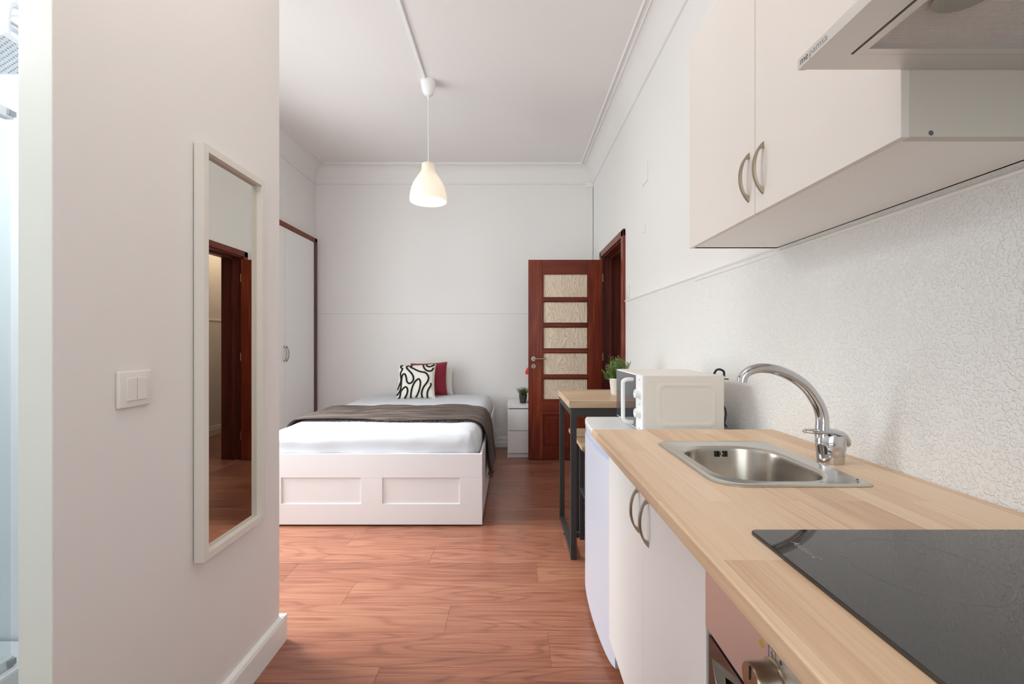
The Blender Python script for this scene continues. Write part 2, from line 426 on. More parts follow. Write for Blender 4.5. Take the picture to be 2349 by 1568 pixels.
# right wall with the door opening
DY0, DY1, DZ = 3.64, 4.46, 2.07
w = B().box(XR, XR+.2, YF, DY0-.02, 0, H).box(XR, XR+.2, DY1+.02, 6.5, 0, H).box(XR, XR+.2, DY0-.02, DY1+.02, DZ+.02, H)
struct('wall_right', w, M['wall_r'])
struct('wall_back', B().box(XL-.1, XR, YB, YB+.12, 0, H), M['wall'])
# left wall: window opening
WY0, WY1, WZ0, WZ1 = 2.02, 3.42, .42, 2.66
w = B().box(XL-.15, XL, 1.74, WY0, 0, H).box(XL-.15, XL, WY1, YB, 0, H).box(XL-.15, XL, WY0, WY1, 0, WZ0).box(XL-.15, XL, WY0, WY1, WZ1, H)
struct('wall_left', w, M['wall'])
struct('ceiling', B().box(XL-.15, XR, YF-.1, YB+.1, H, H+.1), M['ceil'])
# window: frame, sashes, panes
wi = bpy.data.objects.new('window_1', None); COL.objects.link(wi); wi['kind'] = 'structure'; wi.location = (XL-.08, (WY0+WY1)/2, WZ0); ORG[wi.name] = Vector(wi.location)
f = B()
for (a, b_, c_, d_) in ((WY0, WY0+.05, WZ0, WZ1), (WY1-.05, WY1, WZ0, WZ1), (WY0, WY1, WZ0, WZ0+.05), (WY0, WY1, WZ1-.05, WZ1), ((WY0+WY1)/2-.04, (WY0+WY1)/2+.04, WZ0, WZ1), (WY0, WY1, 2.1, 2.15)):
    f.box(XL-.11, XL-.06, a, b_, c_, d_, .004)
f.build('window_frame', M['trim'], wi)
for (a, b_) in ((WY0+.05, (WY0+WY1)/2-.04), ((WY0+WY1)/2+.04, WY1-.05)):
    for (c_, d_) in ((WZ0+.05, 2.1), (2.15, WZ1-.05)):
        B().box(XL-.09, XL-.085, a, b_, c_, d_).build('window_pane', M['glass'], wi)
# rear wall of the kitchen (behind the camera), with an unseen window added for fill light
w = B().box(PX-.1, -.75, YF-.1, YF, 0, H).box(.65, XR, YF-.1, YF, 0, H).box(-.75, .65, YF-.1, YF, 0, .95).box(-.75, .65, YF-.1, YF, 2.35, H)
struct('wall_rear', w, M['wall'])
w2 = bpy.data.objects.new('window_added', None); COL.objects.link(w2); w2['kind'] = 'structure'; w2.location = (-.05, YF-.05, .95); ORG[w2.name] = Vector(w2.location)
f = B().box(-.75, -.7, YF-.08, YF-.03, .95, 2.35).box(.6, .65, YF-.08, YF-.03, .95, 2.35).box(-.75, .65, YF-.08, YF-.03, .95, 1.0).box(-.75, .65, YF-.08, YF-.03, 2.3, 2.35).box(-.09, -.01, YF-.08, YF-.03, .95, 2.35)
f.build('window_frame', M['trim'], w2)
B().box(-.7, -.09, YF-.06, YF-.055, 1, 2.3).build('window_pane', M['glass'], w2); B().box(-.01, .6, YF-.06, YF-.055, 1, 2.3).build('window_pane', M['glass'], w2)

# bathroom partition: 7 cm stud wall, doorway in front of y = .882
PY0, PY1, PT = .882, 1.742, .069
struct('wall_partition', B().box(PX-PT, PX, PY0+.003, PY1, 0, H).box(PX-PT, PX, -.02, PY0+.003, 2.12, H).box(PX-PT, PX, YF, -.02, 0, H), M['partition'])
struct('trim_2', B().box(PX-PT, PX-.0005, PY0, PY0+.004, 0, 2.12, .001), M['jamb'])
struct('wall_bathroom_end', B().box(XL, PX-PT, 1.662, 1.742, 0, H), [M['tile']])
struct('wall_bathroom_left', B().box(XL-.1, XL, YF-.1, 1.742, 0, H), M['tile'])
struct('wall_bathroom_rear', B().box(XL, PX-PT, -.5, -.42, 0, H), M['tile'])
struct('ceiling_bathroom', B().box(XL, PX-PT, -.42, 1.662, 2.47, 2.55), M['ceil'])
struct('floor_bathroom', B().box(XL, PX-PT, -.42, 1.662, -.005, .012), M['bath_floor'])
struct('baseboard_partition', B().prism([(PX, 0), (PX+.021, 0), (PX+.021, .088), (PX+.017, .1), (PX+.004, .104), (PX, .104)], PY0, PY1, 'y').box(PX-.05, PX+.021, PY1, PY1+.02, 0, .104), M['trim'])
# hall beyond the door
struct('wall_hall', B().box(2.02, 2.12, 2.3, 6.6, 0, H).box(XR+.2, 2.02, 6.5, 6.6, 0, H).box(XR+.2, 2.02, 2.3, 2.4, 0, H), M['wall'])
struct('ceiling_hall', B().box(XR+.2, 2.12, 2.3, 6.6, H, H+.1), M['ceil'])
struct('baseboard_hall', B().prism([(2.02, 0), (2.0, 0), (2.0, .08), (2.006, .09), (2.006, .105), (2.014, .12), (2.02, .12)], 2.4, 6.5, 'y'), M['trim'])
struct('trim_3', B().prism([(2.02, 1.47), (2.008, 1.475), (2.008, 1.49), (2.02, 1.5)], 2.4, 6.5, 'y'), M['trim'])
# baseboards, stepped
bb = [(0, 0), (.022, 0), (.022, .05), (.016, .06), (.016, .1), (.008, .115), (0, .118)]
struct('baseboard_back', B().loft([[Vector((x, YB-u, v)) for u, v in bb] for x in (XL, XR)], True, True, True), M['trim'])
struct('baseboard_right', B().loft([[Vector((XR-u, y, v)) for u, v in bb] for y in (YF, DY0-.07)], True, True, True), M['trim'])
struct('baseboard_left', B().loft([[Vector((XL+u, y, v)) for u, v in bb] for y in (1.742, 3.6)], True, True, True), M['trim'])
# dado rail beads
dr = [(0, 1.522), (.006, 1.524), (.009, 1.53), (.006, 1.536), (0, 1.538)]
struct('trim_4', B().loft([[Vector((x, YB-u, v)) for u, v in dr] for x in (XL, XR)], True, True, True), M['trim'])
struct('trim_5', B().loft([[Vector((XR-u, y, v+.003)) for u, v in dr] for y in (YF, DY0-.06)], True, True, True).loft([[Vector((XR-u, y, v-.016)) for u, v in [(0, 1.522), (.004, 1.524), (.006, 1.529), (.003, 1.533), (0, 1.535)]] for y in (YF, 2.2)], True, True, True), M['trim'])
# cornice: cove with beads on the ceiling
prof = [(0, 3.0), (.014, 3.003), (.016, 3.014), (.01, 3.02), (.01, 3.028)]
for k in range(9):
    a = k/8*PI/2; prof.append((.118-.104*math.cos(a)-.002, 3.032+.15*math.sin(a)))
prof += [(.118, 3.178), (.122, 3.178), (.126, 3.183), (.150, 3.185), (.153, 3.178), (.158, 3.176), (.163, 3.178), (.166, 3.19), (0, 3.19)]
def corn(name, p0, p1, inward, m0, m1):
    p0, p1 = Vector(p0), Vector(p1); d = (p1-p0).normalized(); inw = Vector(inward)
    lp = []
    for p, mt, sg in ((p0, m0, 1), (p1, m1, -1)):
        lp.append([Vector((p.x, p.y, 0))+inw*u+d*(sg*u*mt)+Vector((0, 0, v)) for u, v in prof])
    struct(name, B().loft(lp, True, True, True), M['wall'], smooth=True)
corn('trim_6', (XR, YF, 0), (XR, YB, 0), (-1, 0, 0), 0, 1)
corn('trim_7', (XR, YB, 0), (XL, YB, 0), (0, -1, 0), 1, 1)
corn('trim_8', (XL, YB, 0), (XL, 1.742, 0), (1, 0, 0), 1, 0)
# corner batten with its dark crack and its little block
struct('trim_9', B().box(XR-.045, XR-.004, YB-.012, YB, 1.54, 2.98, .002), M['wall'])
struct('trim_10', B().box(XR-.0045, XR-.0015, YB-.0125, YB-.002, 1.9, 2.995), M['dark'])
struct('trim_11', B().box(XR-.09, XR-.002, YB-.03, YB, 2.965, 3.02, .004), M['trim'])

# door frame (structure) and open leaf (thing)
dm = M['mahogany_dark']
df = bpy.data.objects.new('door_1', None); COL.objects.link(df); df['kind'] = 'structure'; df.location = (XR, 4.05, 0); ORG[df.name] = Vector(df.location)
def jamb(y0, y1):
    return B().box(XR-.004, XR+.204, y0, y1, 0, DZ, .003)
jamb(DY0-.02, DY0+.012).build('jamb', dm, df); jamb(DY1-.012, DY1+.02).build('jamb', dm, df)
B().box(XR-.004, XR+.204, DY0-.02, DY1+.02, DZ-.012, DZ+.02, .003).build('head_jamb', M['mahogany_h'], df)
def casing(y0, y1, z0, z1): return B().box(XR-.022, XR, y0, y1, z0, z1, .006).box(XR-.014, XR-.001, y0+.01, y1-.01, z0, z1)
casing(DY0-.07, DY0+.002, 0, DZ+.055).build('casing', M['mahogany'], df)
casing(DY1+.006, DY1+.07, 0, DZ+.055).build('casing', M['mahogany'], df)
B().box(XR-.022, XR, DY0-.07, DY1+.07, DZ-.002, DZ+.06, .006).build('casing', M['mahogany_h'], df)
B().box(XR+.07, XR+.085, DY0+.012, DY0+.03, 0, DZ-.012).box(XR+.07, XR+.085, DY1-.03, DY1-.012, 0, DZ-.012).box(XR+.07, XR+.085, DY0, DY1, DZ-.03, DZ-.012).build('door_stop', dm, df)

dl = thing('glazed_door', 'open mahogany door with five textured glass panes and lever handle', 'door', (XR-.02, 4.44, 0))
LX1, LW, LY, LT = XR-.012, .752, 4.425, .038
LX0 = LX1-LW; LZ1 = 2.035
def lb(x0, x1, z0, z1, d=0, bev=.003): return B().box(x0, x1, LY+d, LY+LT-d, z0, z1, bev)
SW = .145
lb(LX0, LX0+SW, .008, LZ1).build('stile', M['mahogany'], dl); lb(LX1-SW, LX1, .008, LZ1).build('stile', M['mahogany'], dl)
px0, px1 = LX0+SW, LX1-SW
lb(px0, px1, LZ1-.145, LZ1, .001).build('rail', M['mahogany_h'], dl)
zs = [1.893, 1.630, 1.371, 1.110, .846, .600]
zb = [.022]*5
for k in range(1, 5):
    lb(px0, px1, zs[k]-.018, zs[k]+.018, -.004, .006).build('glazing_bar', M['mahogany_h'], dl)
for k in range(5):
    top = zs[k]-(.018 if k else 0); bot = zs[k+1]+(.018 if k < 4 else .012)
    B().box(px0, px1, LY+.014, LY+.02, bot, top).build('pane', M['door_glass'], dl)
    B().box(px0, px0+.01, LY+.002, LY+.014, bot, top, .003).box(px1-.01, px1, LY+.002, LY+.014, bot, top, .003).box(px0, px1, LY+.002, LY+.014, top-.008, top, .003).box(px0, px1, LY+.002, LY+.014, bot, bot+.008, .003).build('bead', M['mahogany'], dl)
lb(px0, px1, .465, .614, .001).build('rail', M['mahogany_h'], dl)
lb(px0, px1, .008, .13, .001).build('rail', M['mahogany_h'], dl)
mx = (px0+px1)/2
lb(mx-.045, mx+.045, .13, .465, .001).build('muntin', M['mahogany'], dl)
for a, b_ in ((px0, mx-.045), (mx+.045, px1)):
    B().box(a, b_, LY+.012, LY+LT-.012, .13, .465).box(a+.03, b_-.03, LY+.006, LY+LT-.006, .16, .435, .006).build('panel', M['mahogany'], dl)
hx, hz = LX0+.052, 1.03
hd = B().lathe([(0.0, -.006), (.024, -.006), (.026, 0)], (hx, LY, hz), 24, axis='y').build('rose', M['nickel'], dl, True)
B().tube(catmull([(hx, LY-.004, hz), (hx, LY-.04, hz), (hx+.02, LY-.052, hz), (hx+.06, LY-.052, hz), (hx+.125, LY-.05, hz+.002)], 5), .0085, 10).build('lever', M['nickel'], dl, True)
k_ = B().lathe([(0.0, -.005), (.022, -.005), (.024, 0)], (hx, LY, hz-.075), 24, axis='y').build('escutcheon', M['nickel'], dl, True)
B().cyl((hx, LY-.0065, hz-.07), (hx, LY-.005, hz-.07), .006, n=12).box(hx-.003, hx+.003, LY-.0065, LY-.005, hz-.088, hz-.07).build('keyhole', M['dark'], k_)
for z in (.25, 1.05, 1.85):
    B().cyl((LX1+.006, LY+.01, z-.04), (LX1+.006, LY+.01, z+.04), .007, n=10).build('hinge', M['nickel'], dl, True)

# switches and sockets
def plate(name, label, cat, x, y, z, w_, h_, rock, nx):
    """wall plate on a wall whose normal is nx (+1 or -1 along X)"""
    t = thing(name, label, cat, (x, y, z-h_/2))
    xx = sorted((x, x+nx*.010))
    B().box(xx[0], xx[1], y-w_/2, y+w_/2, z-h_/2, z+h_/2, .004, 3).build('frame', M['plastic_wall'], t, True)
    n_ = rock
    for i in range(n_):
        a = y-w_*.31+i*(w_*.62/n_); b_ = a+w_*.62/n_
        x2 = sorted((x+nx*.009, x+nx*.0135))
        B().box(x2[0], x2[1], a+.0008, b_-.0008, z-h_*.31, z+h_*.31, .0012).build('rocker', M['plastic_wall'], t)
    return t
M['plastic_wall'] = mat('white switch plastic', (232, 225, 220), .35)
plate('light_switch', 'white double rocker light switch on the wall left of the mirror', 'light switch', PX, 1.0675, 1.086, .092, .088, 2, 1)
plate('light_switch', 'narrow white switch on the right wall beside the dark door frame', 'light switch', XR, 3.49, 1.60, .085, .1, 1, -1)
def cover(name, label, y, z, w_, h_):
    o = B().box(XR-.006, XR, y-w_/2, y+w_/2, z-h_/2, z+h_/2, .002).build(name, M['wall'], loc=(XR, y, z-h_/2)); tag(o, label, 'wall plate'); return o
cover('junction_cover', 'painted square junction cover high on the right wall', 3.04, 2.37, .12, .13)
cover('junction_cover', 'tiny painted plate midway up the right wall below the square cover', 3.05, 1.99, .035, .05)
t = thing('wall_socket', 'white wall socket low on the back wall at the bed corner', 'socket', (-.17, YB, .12))
B().box(-.225, -.145, YB-.01, YB, .12, .2, .004).build('plate', M['plastic'], t)
B().lathe([(0, -.05), (.018, -.05), (.022, -.04), (.022, -.01)], (-.205, YB, .165), 16, axis='y').build('plug', M['plastic'], t, True)

# ------------------------------------------------------------------ arch handles
def arch_handle(parent, c, L_, axis_len, out, w_=.011, P=.024, name='handle', m=None):
    """c centre on the face, axis_len unit vector along, out unit vector outwards"""
    c, al, ou = Vector(c), Vector(axis_len), Vector(out); sd = al.cross(ou)
    outer, inner = [], []; n = 18
    lo = []
    for i in range(n+1):
        t_ = -1+2*i/n
        h_ = P*(1-abs(t_)**2.2)**.9 if abs(t_) < 1 else 0
        th = .0045
        inn = max(0, h_-th) if abs(t_) < .74 else 0.0
        hw = w_/2*(1-.45*abs(t_)**3)
        p = c+al*(t_*L_/2)
        lo.append([p+ou*inn-sd*hw, p+ou*(h_+.0008)-sd*hw*.8, p+ou*(h_+.0008)+sd*hw*.8, p+ou*inn+sd*hw])
    return B().loft(lo, True, True, True).build(name, m or M['nickel'], parent, True)

# ------------------------------------------------------------------ wardrobe in the left wall
wd = thing('built_in_wardrobe', 'built-in wardrobe with white doors in thin dark wooden frame', 'wardrobe', (XL, 4.3, 0))
WH = 2.372
fr = B().box(XL, XL+.03, 4.918, 4.972, 0, WH, .003).build('frame_post', M['mahogany_dark'], wd)
B().box(XL, XL+.03, 3.59, 3.64, 0, WH, .003).build('frame_post', M['mahogany_dark'], wd)
B().box(XL, XL+.03, 3.59, 4.972, WH-.045, WH, .003).build('frame_head', M['mahogany_h'], wd)
for a, b_, hy in ((3.643, 4.283, 4.262), (4.287, 4.915, 4.308)):
    d_ = B().box(XL+.001, XL+.018, a, b_, .07, WH-.048, .002).build('door', M['lam_door'] if 'lam_door' in M else M['lam'], wd)
    arch_handle(d_, (XL+.018, hy, 1.083), .165, (0, 0, 1), (1, 0, 0), .012, .03)
B().box(XL+.001, XL+.012, 3.643, 4.915, 0, .068).build('plinth', M['lam'], wd)

# ------------------------------------------------------------------ wall mirror on the partition
MX = PX+.032
my0, my1, mz0, mz1 = 1.270, 1.588, .556, 1.783
mi = thing('wall_mirror', 'tall narrow mirror in plain white frame hung on left wall', 'mirror', (PX, (my0+my1)/2, mz0))
fw = .022
for (a, b_, c_, d_) in ((my0, my0+fw, mz0, mz1), (my1-fw, my1, mz0, mz1), (my0+fw, my1-fw, mz0, mz0+fw), (my0+fw, my1-fw, mz1-fw, mz1)):
    B().box(PX+.003, MX, a, b_, c_, d_, .0012).build('frame_rail', M['mirror_frame'], mi)
B().box(PX+.004, PX+.013, my0+fw-.002, my1-fw+.002, mz0+fw-.002, mz1-fw+.002).build('mirror_glass', M['mirror'], mi)

# ------------------------------------------------------------------ pendant lamp and its cable trunking
LPX, LPY = -.640, 3.333
pl = thing('pendant_lamp', 'lit opal glass bell pendant lamp hanging from the ceiling', 'lamp', (LPX, LPY, H))
B().lathe([(0.0, -.112), (.012, -.11), (.03, -.104), (.044, -.085), (.052, -.05), (.058, -.012), (.058, 0)], (LPX, LPY, H), 28).build('canopy', M['plastic'], pl, True)
B().lathe([(.0035, -.14), (.007, -.138), (.008, -.108)], (LPX, LPY, H), 12, True).build('cord_grip', M['plastic'], pl, True)
B().cyl((LPX, LPY, 2.55), (LPX, LPY, H-.12), .0028, n=8).build('cord', M['plastic'], pl, True)
pz = 2.272
shp = [(.046, .288), (.05, .282), (.05, .25), (.053, .232), (.07, .205), (.088, .178), (.11, .142), (.126, .105), (.136, .062), (.140, .028), (.1395, 0)]
sh = B().lathe([(0.004, .288)]+shp+[(.1365, .001), (.137, .028), (.133, .062), (.123, .104), (.107, .14), (.085, .175), (.05, .225)], (LPX, LPY, pz), 48).build('lamp_shade', M['shade'], pl, True)
B().lathe([(0, 0), (.015, .004), (.027, .02), (.03, .04), (.022, .065), (.014, .085), (.014, .12), (0, .12)], (LPX, LPY, 2.33), 20).build('bulb', M['bulb'], pl, True)
o = B().box(LPX-.019-.012, LPX-.019+.012, .2, LPY-.05, H-.014, H-.0005, .002).box(LPX-.019-.0095, LPX-.019+.0095, .2, LPY-.05, H-.016, H-.013, .001).build('cable_trunking', M['plastic'], loc=(LPX-.019, 1.8, H))
o.rotation_euler = (0, 0, 0); tag(o, 'thin white cable trunking running along the ceiling to the lamp', 'cable duct')

# ------------------------------------------------------------------ bathroom glimpse
ss = thing('shower_screen', 'glass shower screen with white rails seen past the cream jamb', 'shower screen', (-1.55, 1.2, .1))
B().box(-1.565, -1.535, .5, 1.345, 1.885, 1.915, .003).build('top_rail', M['shower_frame'], ss)
B().box(-1.565, -1.535, .5, 1.345, .205, .235, .003).build('bottom_rail', M['shower_frame'], ss)
B().box(-1.553, -1.547, .5, 1.345, .235, 1.885).build('glass_panel', M['glass'], ss)
B().box(-1.534, -1.53, 1.325, 1.346, 1.892, 1.908).build('end_cap', M['screen_edge'], ss); B().box(-1.534, -1.53, 1.325, 1.346, .21, .228).build('end_cap', M['screen_edge'], ss)
o = B().box(-2.24, -1.52, .4, 1.655, .012, .07, .01).box(-1.57, -1.51, .4, 1.655, .012, .204, .008).build('shower_tray', M['tile'], loc=(-1.88, 1.0, .012)); tag(o, 'white raised shower tray behind the screen', 'shower tray')
sh_ = thing('overhead_shower', 'square white overhead shower head with rows of nozzles', 'shower head', (-1.72, 1.43, 2.13))
B().box(-1.86, -1.56, 1.335, 1.535, 2.14, 2.156, .004).build('head_plate', M['shower_head'], sh_)
nz = B()
for i in range(19):
    for j in range(13):
        x, y = -1.852+i*.0158, 1.345+j*.0148+(.007 if i % 2 else 0)
        if y < 1.528: nz.cyl((x, y, 2.1385), (x, y, 2.141), .0026, n=6)
nz.build('nozzles', M['screen_edge'], sh_, kind='stuff')
B().tube(catmull([(-1.72, 1.655, 2.24), (-1.72, 1.6, 2.28), (-1.72, 1.46, 2.28), (-1.72, 1.43, 2.25), (-1.72, 1.43, 2.155)], 6), .016, 12).build('arm', M['chrome'], sh_, True)
# second visible arm tube in front of the plate as a riser
B().tube(catmull([(-1.655, 1.655, 2.30), (-1.655, 1.50, 2.325), (-1.655, 1.43, 2.31), (-1.655, 1.42, 2.16)], 6), .014, 12).build('arm', M['shower_frame'], sh_, True)
struct('trim_12', B().box(XL, PX-PT, 1.655, 1.662, 2.44, 2.447), M['shower_frame'])

# ------------------------------------------------------------------ bed
BX0, BX1, BY0, BY1, BH = -1.635, -.194, 2.837, 4.93, .472
bed = thing('bed', 'white low bed frame with recessed shaker panels and drawers', 'bed', ((BX0+BX1)/2, (BY0+BY1)/2, 0))
bw = M['bedwhite']; T = .02
fb = B().box(BX0, BX1, BY0, BY0+T, .317, BH, .0015)
fb.build('top_rail', bw, bed)
B().box(BX0, BX1, BY0, BY0+T, .012, .147, .0015).build('bottom_rail', bw, bed)
for a, b_ in ((BX0, -1.502), (-.983, -.844), (-.339, BX1)):
    B().box(a, b_, BY0, BY0+T, .1472, .3166, .0012).build('stile', bw, bed)
for a, b_ in ((-1.502, -.983), (-.844, -.339)):
    B().box(a, b_, BY0+.009, BY0+T, .147, .317).build('panel', bw, bed)
B().box(BX1-.018, BX1, BY0+T, BY1, .34, BH, .0015).build('side_rail', bw, bed)
B().box(BX0, BX0+.018, BY0+T, BY1, .02, BH, .0015).build('side_rail', bw, bed)
B().box(BX0, BX1, BY1-.02, BY1, .02, BH, .0015).build('head_rail', bw, bed)
for a, b_ in ((BY0+.05, 3.88), (3.885, BY1-.03)):
    d_ = B().box(BX1-.018, BX1-.001, a, b_, .03, .335, .002).build('drawer', bw, bed)
B().box(BX0+.018, BX1-.018, BY0+T, BY1-.02, .37, .39).build('slat_base', bw, bed)
# mattress
def mdisp(w):
    n1 = noise.noise(Vector((w.x*2.1, w.y*1.7, w.z*3)))*.008+noise.noise(Vector((w.x*9, w.y*7, w.z*9)))*.003
    z = w.z+(n1 if w.z > .45 else 0)
    y = w.y+(noise.noise(Vector((w.x*5, 3, w.z*12)))*.008 if w.y < 3.0 else 0)
    # gathered corner
    dx = abs(w.x-(-.25)); c_ = max(0, 1-dx/.13) if w.y < 3.05 else 0
    y += c_*.008*math.sin(w.x*150+w.z*25)
    return Vector((w.x+noise.noise(Vector((1, w.y*3, w.z*5)))*.005, y, z))
mt = B().rbox(BX0+.024, BX1-.026, BY0+.024, BY1-.03, .392, .618, .085, 34, mdisp).build('mattress', M['sheet'], loc=(-.9, 3.9, .392), smooth=True, autos=False)
tag(mt, 'thick mattress under a smooth white sheet on the bed', 'mattress')
# throw blanket
TY0, TY1 = 3.17, 3.86
sec = [(-1.655, .50), (-1.645, .56), (-1.61, .612), (-1.55, .63), (-1.3, .633), (-.9, .634), (-.55, .635), (-.35, .632), (-.27, .622), (-.222, .598), (-.195, .55), (-.178, .48), (-.17, .40), (-.164, .32), (-.158, .245)]
secp = catmull([(a, 0, b_) for a, b_ in sec], 8)
nv = 70; th = B(); lo = []
for j in range(nv+1):
    v = j/nv; row = []
    for i, p in enumerate(secp):
        u = i/(len(secp)-1)
        edge = .022*noise.noise(Vector((u*6, 0 if v < .5 else 9, 1)))
        y = TY0+(TY1-TY0)*v+edge*(1 if v < .5 else -1)*abs(2*v-1)
        hang = max(0, (.55-p.z)/.3) if p.x > -.3 else 0
        rip = .0055*math.sin(y*78+2.2*noise.noise(Vector((p.x*2.5, y*3, 0)))*3)+.004*noise.noise(Vector((p.x*4, y*26, 2)))
        y2 = y+hang*(.05*(0.5-v))+ .012*hang*math.sin(v*17)
        if p.x > -.26 and p.z < .6:
            row.append(Vector((p.x+rip*(1+1.6*hang)+.01*hang*math.sin(v*31), y2, p.z+hang*.018*noise.noise(Vector((v*6, 1, 1))))))
        else:
            n1 = noise.noise(Vector((p.x*2.1, y*1.7, .6*3)))*.008
            row.append(Vector((p.x, y2, p.z+rip+n1+.002)))
    lo.append(row)
th.loft(lo, False)
tb = thing('throw_blanket', 'crinkled taupe throw folded across the bed and hanging off its side', 'blanket', (-.9, 3.5, .63))
o = th.build('cloth', M['throw'], tb, True, autos=False)
md = o.modifiers.new('thickness', 'SOLIDIFY'); md.thickness = .004; md.offset = 1
frg = B()
for j in range(120):
    v = random.random(); y = TY0+(TY1-TY0)*v; y = y+.05*(.5-v)
    x = -.158+.012*random.uniform(-1, 1); z = .255; l_ = random.uniform(.03, .06)
    frg.tube([(x, y, z), (x+random.uniform(-.012, .012), y+random.uniform(-.01, .01), z-l_*.5), (x+random.uniform(-.014, .014), y+random.uniform(-.016, .016), z-l_)], .0022, 4)
for j in range(150):   # short fringe along the front edge on top
    x = random.uniform(-1.5, -.3); y = TY0+.022*noise.noise(Vector(((x+1.655)/1.5*6*.85, 0, 1)))+.004; z = .632
    frg.tube([(x, y, z), (x+random.uniform(-.01, .01), y-.014, z-.004), (x+random.uniform(-.014, .014), y-.022, z-.006)], .0016, 4)
frg.build('fringe', M['throw'], tb, kind='stuff')

# cushions
def cushion_surf(u, v, w_, h_, t_, side):
    a, b_ = 2*u-1, 2*v-1
    k = (1-.07*(1-b_*b_)*1.0)      # sides pulled in between the pointed corners
    kz = (1-.06*(1-a*a))
    th_ = t_*((1-abs(a)**3.2)*(1-abs(b_)**3.2))**.55
    return Vector((a*w_/2*k, side*th_/2, b_*h_/2*kz))
def cushion(name, label, m, loc, w_, h_, t_, rot):
    t = thing(name, label, 'cushion', loc, rot=rot); n = 26
    b = B()
    for side in (-1, 1):
        lo = [[cushion_surf(i/n, j/n, w_, h_, t_, side)+Vector((0, side*.002*noise.noise(Vector((i*.5, j*.5, side))), 0)) for i in range(n+1)] for j in range(n+1)]
        b.loft(lo, False)
    bmesh.ops.remove_doubles(b.bm, verts=b.bm.verts[:], dist=.0002)
    b.build('cover', m, t, True, local=True, autos=False)
    return t
cushion('bed_pillow', 'ivory pillow partly hidden behind the crimson cushion', M['pillow_white'], (-.885, 4.87, .765), .46, .32, .12, (math.radians(-14), 0, math.radians(2)))
cushion('throw_cushion', 'crimson velvet cushion behind the patterned one', M['maroon'], (-.905, 4.745, .797), .405, .37, .12, (math.radians(-15), math.radians(-2.5), 0))
pc = cushion('throw_cushion', 'ivory cushion with looping black tufted lines', M['cushion'], (-1.0, 4.56, .786), .405, .375, .12, (math.radians(-17), math.radians(-1.5), 0))
curves = [
 [(500,330),(420,350),(430,400),(480,440),(440,500),(390,580),(390,680),(390,800),(340,900),(290,990),(250,1065)],
 [(210,1220),(280,1180),(350,1080),(380,990),(400,850),(430,700),(470,620),(530,600),(570,650),(590,740),(600,830),(650,890),(710,900),(780,860),(830,790),(830,690),(780,590),(700,500),(630,420),(620,370),(700,330)],
 [(820,330),(750,350),(750,380),(850,430),(980,500),(1100,545),(1230,570),(1310,640),(1350,730),(1320,830),(1260,910),(1170,1010),(1100,1130),(1070,1220),(1065,1320)],
 [(1160,310),(1180,380),(1220,450),(1290,510),(1380,530),(1450,510),(1490,430)],
 [(1260,300),(1280,350),(1350,390),(1430,370),(1515,325)],
 [(690,1320),(710,1230),(750,1100),(800,980),(870,870),(960,790),(1020,770),(1060,830),(1065,920),(1030,1050),(980,1160),(920,1250),(860,1310)],
 [(230,1330),(300,1310),(350,1220),(380,1120),(450,1050),(540,1000),(600,1040),(610,1130),(570,1230),(490,1320)],
 [(1235,1320),(1260,1200),(1310,1090),(1390,990),(1415,930),(1405,890)]]
for cv in curves:
    pts = []
    for p_ in catmull([(a, b_, 0) for a, b_ in cv], 4):
        v = (p_.y-290)/1045; lft = 325-130*v; rgt = 1562-82*v; u = (p_.x-lft)/(rgt-lft); v = 1-v
        u = min(.985, max(.015, u)); v = min(.985, max(.015, v))
        pts.append(cushion_surf(u, v, .405, .375, .12, -1)+Vector((0, -.001, 0)))
    B().tube(pts, .0092, 8).build('tufted_line', M['yarn'], pc, True, local=True)

# ------------------------------------------------------------------ nightstand, lamp, plant
ns = thing('nightstand', 'white two-drawer nightstand between bed and open door', 'nightstand', (.153, 4.73, 0))
nx0, nx1, ny0, ny1, nh = -.047, .353, 4.50, 4.98, .55
B().box(nx0, nx1, ny0, ny1, nh-.035, nh, .002).build('top', M['bedwhite'], ns)
B().box(nx0, nx0+.018, ny0+.02, ny1, 0, nh-.035, .001).box(nx1-.018, nx1, ny0+.02, ny1, 0, nh-.035, .001).box(nx0+.018, nx1-.018, ny1-.01, ny1, .03, nh-.035).build('carcass', M['bedwhite'], ns)
for z0, z1 in ((.055, .282), (.287, .506)):
    B().box(nx0+.003, nx1-.003, ny0, ny0+.018, z0, z1, .0015).box(nx0+.02, nx1-.02, ny0+.018, ny1-.03, z0+.02, z1-.03).build('drawer', M['bedwhite'], ns)
B().box(nx0+.012, nx1-.012, ny0+.03, ny0+.045, .002, .052).build('plinth', M['bedwhite'], ns)
tl = thing('table_lamp', 'small red task lamp on the nightstand mostly behind the door', 'lamp', (.24, 4.72, nh))
B().lathe([(.0, .018), (.06, .016), (.068, .006), (.068, 0)], (.23, 4.72, nh), 24, cap1=True).build('base', M['red'], tl, True)
B().tube(catmull([(.24, 4.74, nh+.01), (.26, 4.76, nh+.16), (.27, 4.76, nh+.29), (.24, 4.72, nh+.36)], 5), .006, 8).build('arm', M['red'], tl, True)
B().lathe([(.0, .07), (.03, .068), (.055, .05), (.068, .02), (.072, -.012), (.069, -.012), (.06, .02), (.03, .055)], (.213, 4.72, .865), 28).build('lamp_shade', M['red'], tl, True)
B().lathe([(0, 0), (.02, .01), (.026, .03), (.014, .06), (0, .06)], (.213, 4.72, .825), 16).build('bulb', M['plastic'], tl, True)

